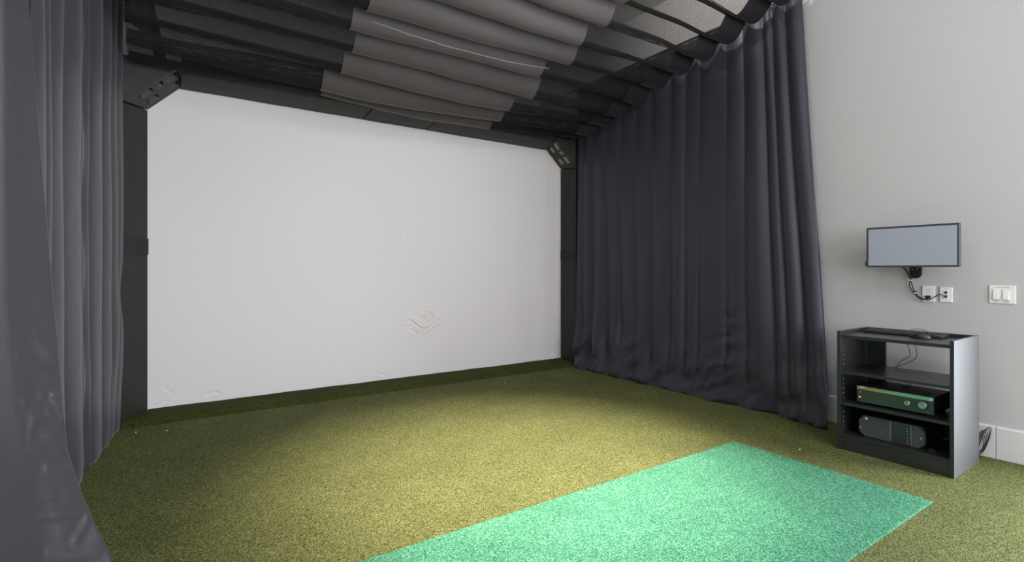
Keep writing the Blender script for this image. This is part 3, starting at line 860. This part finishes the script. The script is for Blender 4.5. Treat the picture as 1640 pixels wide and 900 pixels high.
# coil of cable behind the shelf unit
bm = MB()
for k in range(6):
    r = .040+.006*k; cy, cz = 1.022-.003*k, .105+.003*(k % 3)
    pts = [(4.30+.008*k-.01*math.cos(a), cy+r*.42*math.cos(a+.2*k), max(cz+r*1.35*math.sin(a), .006)) for a in lin(0, 2*pi, 18)]
    bm.tube(pts, .0024, 6, 2)
bm.tube([(4.30,1.01,.05),(4.28,1.03,.02),(4.25,1.10,.006),(4.24,1.25,.006)], .0024, 6, 5)
tag(bm.build('cable_coil', M['cable']), 'coil of black cable against the baseboard just behind the bookcase', 'cable')

# ------------------------------------------------------------------ monitor on a wall mount
X0 = 4.195
mo = thing('monitor', 'wide flat monitor with pale grey screen mounted on the right wall', 'monitor', (X0, 1.356, 1.222))
bm = MB(); bm.box(X0+.002, X0+.032, 1.093, 1.618, 1.222, 1.506); bm.build('monitor_case', M['bezel'], mo, bevel=.005, seg=3)
bm = MB(); bm.box(X0+.0005, X0+.003, 1.106, 1.604, 1.234, 1.492); bm.build('display_panel', M['lcd'], mo)
bm = MB(); bm.box(X0+.032, X0+.05, 1.25, 1.46, 1.27, 1.44); bm.build('rear_housing', M['plastic'], mo, bevel=.004)
bm = MB(); bm.tube([(X0+.02,1.618,1.232),(X0+.018,1.628,1.240),(X0+.02,1.628,1.262),(X0+.024,1.617,1.268)], .003, 8, 4)
bm.box(X0+.012,X0+.03,1.615,1.624,1.232,1.250); bm.build('side_plug', M['plastic'], mo, bevel=.001)
wm = thing('wall_mount', 'black swivel mount bracket on the wall behind the monitor', 'bracket', (4.38, 1.38, 1.2))
bm = MB()
poly = [(1.35+.0, 1.17)]
poly = [(1.382+.034*math.cos(a), 1.178+.034*math.sin(a)) for a in lin(pi, 2*pi, 14)] + [(1.416,1.37),(1.348,1.37)]
bm.prism(poly, 4.372, 4.394, 'x'); bm.build('wall_plate', M['plastic'], wm, bevel=.003)
for z in (1.212, 1.30):
    bm = MB(); bm.cyl((4.36,1.382,z), .024, .052, 'z', 24); bm.build('hinge', M['plastic'], wm)
for y, z, r in ((1.372,1.215,.008), (1.398,1.207,.006)):
    bm = MB(); bm.cyl((4.368,y,z), r, .012, 'x', 16); bm.build('bolt', M['knob'], wm)
bm = MB(); bm.tube([(4.36,1.382,1.325),(4.31,1.46,1.325),(4.27,1.40,1.325),(4.245,1.356,1.34)], .016, 12, 3); bm.build('swing_arm', M['plastic'], wm)

# outlets and switches
def plate(name, label, cat, y0, y1, z0, z1):
    r = thing(name, label, cat, (4.394, (y0+y1)/2, (z0+z1)/2))
    bm = MB(); bm.box(4.388, 4.3955, y0, y1, z0, z1); bm.build('cover_plate', M['white_plate'], r, bevel=.003, seg=3)
    return r
o1 = plate('wall_outlet', 'white power outlet plate with a black plug, below the monitor', 'outlet', 1.276, 1.348, .982, 1.092)
for zc in (1.060, 1.016):
    bm = MB(); bm.cyl((4.389,1.310,zc), .0165, -.0022, 'x', 28); s_ = bm.build('receptacle', M['white_plate'], o1)
    bm = MB(); bm.box(4.3862,4.3872,1.3145,1.3165,zc-.001,zc+.007); bm.box(4.3862,4.3872,1.3035,1.3055,zc-.001,zc+.008); bm.cyl((4.3872,1.310,zc-.008), .0026, -.001, 'x', 12); bm.build('slots', M['slot'], s_)
o2 = plate('wall_outlet', 'white data outlet plate right of the power outlet, thin cable entering it', 'outlet', 1.182, 1.250, .984, 1.086)
bm = MB(); bm.box(4.3865,4.389,1.200,1.232,1.003,1.066); s_ = bm.build('socket_insert', M['white_plate'], o2, bevel=.001)
bm = MB(); bm.box(4.3855,4.3868,1.208,1.224,1.040,1.058); bm.box(4.3855,4.3868,1.208,1.224,1.014,1.032); bm.build('data_port', M['plastic_grey'], s_)
for z in (1.077, .993):
    bm = MB(); bm.cyl((4.3885,1.216,z), .0022, -.001, 'x', 10); bm.build('screw', M['knob'], o2)
sw = plate('light_switch', 'white double rocker switch plate at the right edge of the photo', 'light switch', .872, .996, .990, 1.104)
for a, b in ((.948,.976), (.902,.930)):
    bm = MB(); bm.box(4.3845, 4.389, a-.003, b+.003, 1.012, 1.080); fr = bm.build('switch_frame', M['trim'], sw, bevel=.001)
    bm = MB(); bm.hexa([(4.377,a,1.016),(4.389,a,1.016),(4.389,b,1.016),(4.377,b,1.016),(4.384,a,1.077),(4.389,a,1.077),(4.389,b,1.077),(4.384,b,1.077)]); bm.build('rocker', M['white_plate'], sw, bevel=.001)
for z, spans in ((1.0925, [(.966,.957),(.954,.943),(.936,.931),(.929,.916),(.914,.902)]), (1.0015, [(.972,.963),(.960,.950),(.945,.938),(.930,.912),(.910,.900)])):
    bm = MB()
    for a, b in spans:
        y = a
        while y > b:
            w = random.choice((.0010,.0016,.0022)); hh = random.choice((.0022,.0030,.0034))
            bm.box(4.3872, 4.3882, y-w, y, z-hh/2, z+hh/2); y -= w+.0008
    bm.build('tiny_lettering', M['plastic_grey'], sw)

# plug and cable bundle
bm = MB(); bm.box(4.362, 4.387, 1.296, 1.324, 1.004, 1.026); pl = bm.build('power_plug', M['plastic'], None, bevel=.004)
tag(pl, 'small black power plug pushed into the lower outlet socket', 'plug')
bm = MB()
A1 = [(4.25,1.425,1.24),(4.33,1.418,1.20),(4.365,1.405,1.15),(4.375,1.417,1.10),(4.378,1.405,1.06),(4.376,1.375,1.02),(4.372,1.345,1.000),(4.368,1.318,.998),(4.366,1.310,1.006)]
B1 = [(4.25,1.432,1.24),(4.33,1.424,1.20),(4.368,1.412,1.15),(4.37,1.400,1.10),(4.374,1.392,1.06),(4.37,1.372,1.028),(4.366,1.345,1.006),(4.36,1.305,.996),(4.36,1.27,1.018),(4.362,1.243,1.037),(4.37,1.225,1.028),(4.383,1.214,1.018)]
bm.tube(A1, .0034, 8, 5); bm.tube(B1, .0034, 8, 5)
bm.tube([(4.372,1.395,1.062),(4.370,1.375,1.050),(4.366,1.368,1.048)], .003, 6, 3)
cb_ = bm.build('cable_bundle', M['cable']); tag(cb_, 'black cables hanging from the monitor down to the two wall outlets', 'cable')
for p in ((4.371,1.408,1.13),(4.373,1.385,1.040)):
    bm = MB(); bm.cyl((p[0],p[1],p[2]-.003), .009, .006, 'z', 14); bm.build('cable_tie', M['white_print'], cb_)

# tiny white specks on the turf
for k, (x, y) in enumerate([(3.0,4.55),(-.17,4.70),(.02,4.62),(3.52,1.75)]):
    bm = MB(); bm.cyl((x, y, .0), .006, .006, 'z', 7, .003)
    tag(bm.build('turf_speck', M['pebble']), ['tiny white fleck on the turf near the right half of the screen','tiny white fleck on the turf at the foot of the left post','tiny white fleck on the turf near the left end of the screen','tiny white fleck on the turf left of the bookcase'][k], 'fleck', 'white flecks lying on the turf')

# ------------------------------------------------------------------ lights
def area(name, loc, rot, sx, sy, power, col):
    l = bpy.data.lights.new(name, 'AREA'); l.shape = 'RECTANGLE'; l.size = sx; l.size_y = sy; l.energy = power; l.color = col
    o = bpy.data.objects.new(name, l); COL.objects.link(o); o.location = loc; o.rotation_euler = rot
    return o
# added area lights at an assumed window behind the camera and an assumed glazed door on the right, both out of frame
area('assumed_window_light', ((WX0+WX1)/2, YF-.02, (WZ0+WZ1)/2), (pi/2, 0, 0), WX1-WX0-.1, WZ1-WZ0-.1, 270, (.93,.95,1.))
area('assumed_door_light', (XW-.02, (DY0+DY1)/2, 1.12), (0, pi/2, 0), 2.0, DY1-DY0-.2, 285, (.86,.91,1.))
# ceiling fill lamp, added and unseen
def fill_lamp(x, y, power, col, label):
    r = thing('fill_lamp', label, 'fill lamp', (x, y, ZC))
    bm = MB(); bm.box(x-.32, x+.32, y-.32, y+.32, ZC-.05, ZC); bm.build('fill_lamp_housing', M['glow'], r, bevel=.006)
    area('fill_lamp_light', (x, y, ZC-.056), (0, 0, 0), .6, .6, power, col)
fill_lamp(1.6, -1.0, 40, (1,.95,.92), 'square white fill lamp added unseen behind the camera')

def point(name, loc, power, col, rad):
    l = bpy.data.lights.new(name, 'POINT'); l.energy = power; l.color = col; l.shadow_soft_size = rad
    o = bpy.data.objects.new(name, l); COL.objects.link(o); o.location = loc
def spot(name, loc, aim, power, col, size, rad):
    l = bpy.data.lights.new(name, 'SPOT'); l.energy = power; l.color = col; l.spot_size = size; l.spot_blend = 1.0; l.shadow_soft_size = rad
    o = bpy.data.objects.new(name, l); COL.objects.link(o); o.location = loc
    d = Vector(aim)-o.location; o.rotation_euler = d.to_track_quat('-Z', 'Y').to_euler()
point('bay_fill_point', (2.2, 1.6, 3.15), 22, (1,.93,.88), .10)  # added fill light ahead of the net, without a fixture
spot('wall_fill_spot', (2.5, 2.3, 3.95), (4.39, 2.85, 4.02), 250, (1,.95,.88), 1.25, .08)  # added unseen spot that brightens the wall above the curtain
spot('screen_fill_spot', (2.2, 1.7, 3.1), (3.5, 5.25, 1.3), 40, (1,.93,.94), 1.9, .12)  # added fill aimed at the screen, no lamp body behind it
spot('assumed_turf_spot', (1.9, 1.75, 3.6), (1.85, 2.55, 0), 2600, (1,.89,.78), .95, .08)  # assumed lamp overhead, unseen, makes the warm pool on the turf

w = bpy.data.worlds.new('World'); S.world = w; w.use_nodes = True
w.node_tree.nodes['Background'].inputs[0].default_value = (.75,.86,1,1); w.node_tree.nodes['Background'].inputs[1].default_value = .6

# ------------------------------------------------------------------ camera
cam = bpy.data.cameras.new('camera'); co = bpy.data.objects.new('camera', cam); COL.objects.link(co)
cam.sensor_fit = 'HORIZONTAL'; cam.sensor_width = 36; cam.lens = 18.0; cam.shift_y = -17/1640; cam.clip_start = .02
co.location = (0, 0, 1.2); co.rotation_euler = (pi/2, 0, -A_)
S.camera = co
S.view_settings.view_transform = 'Standard'; S.view_settings.look = 'None'
S.view_settings.exposure = -.33; S.view_settings.gamma = 1; S.view_settings.use_curve_mapping = False
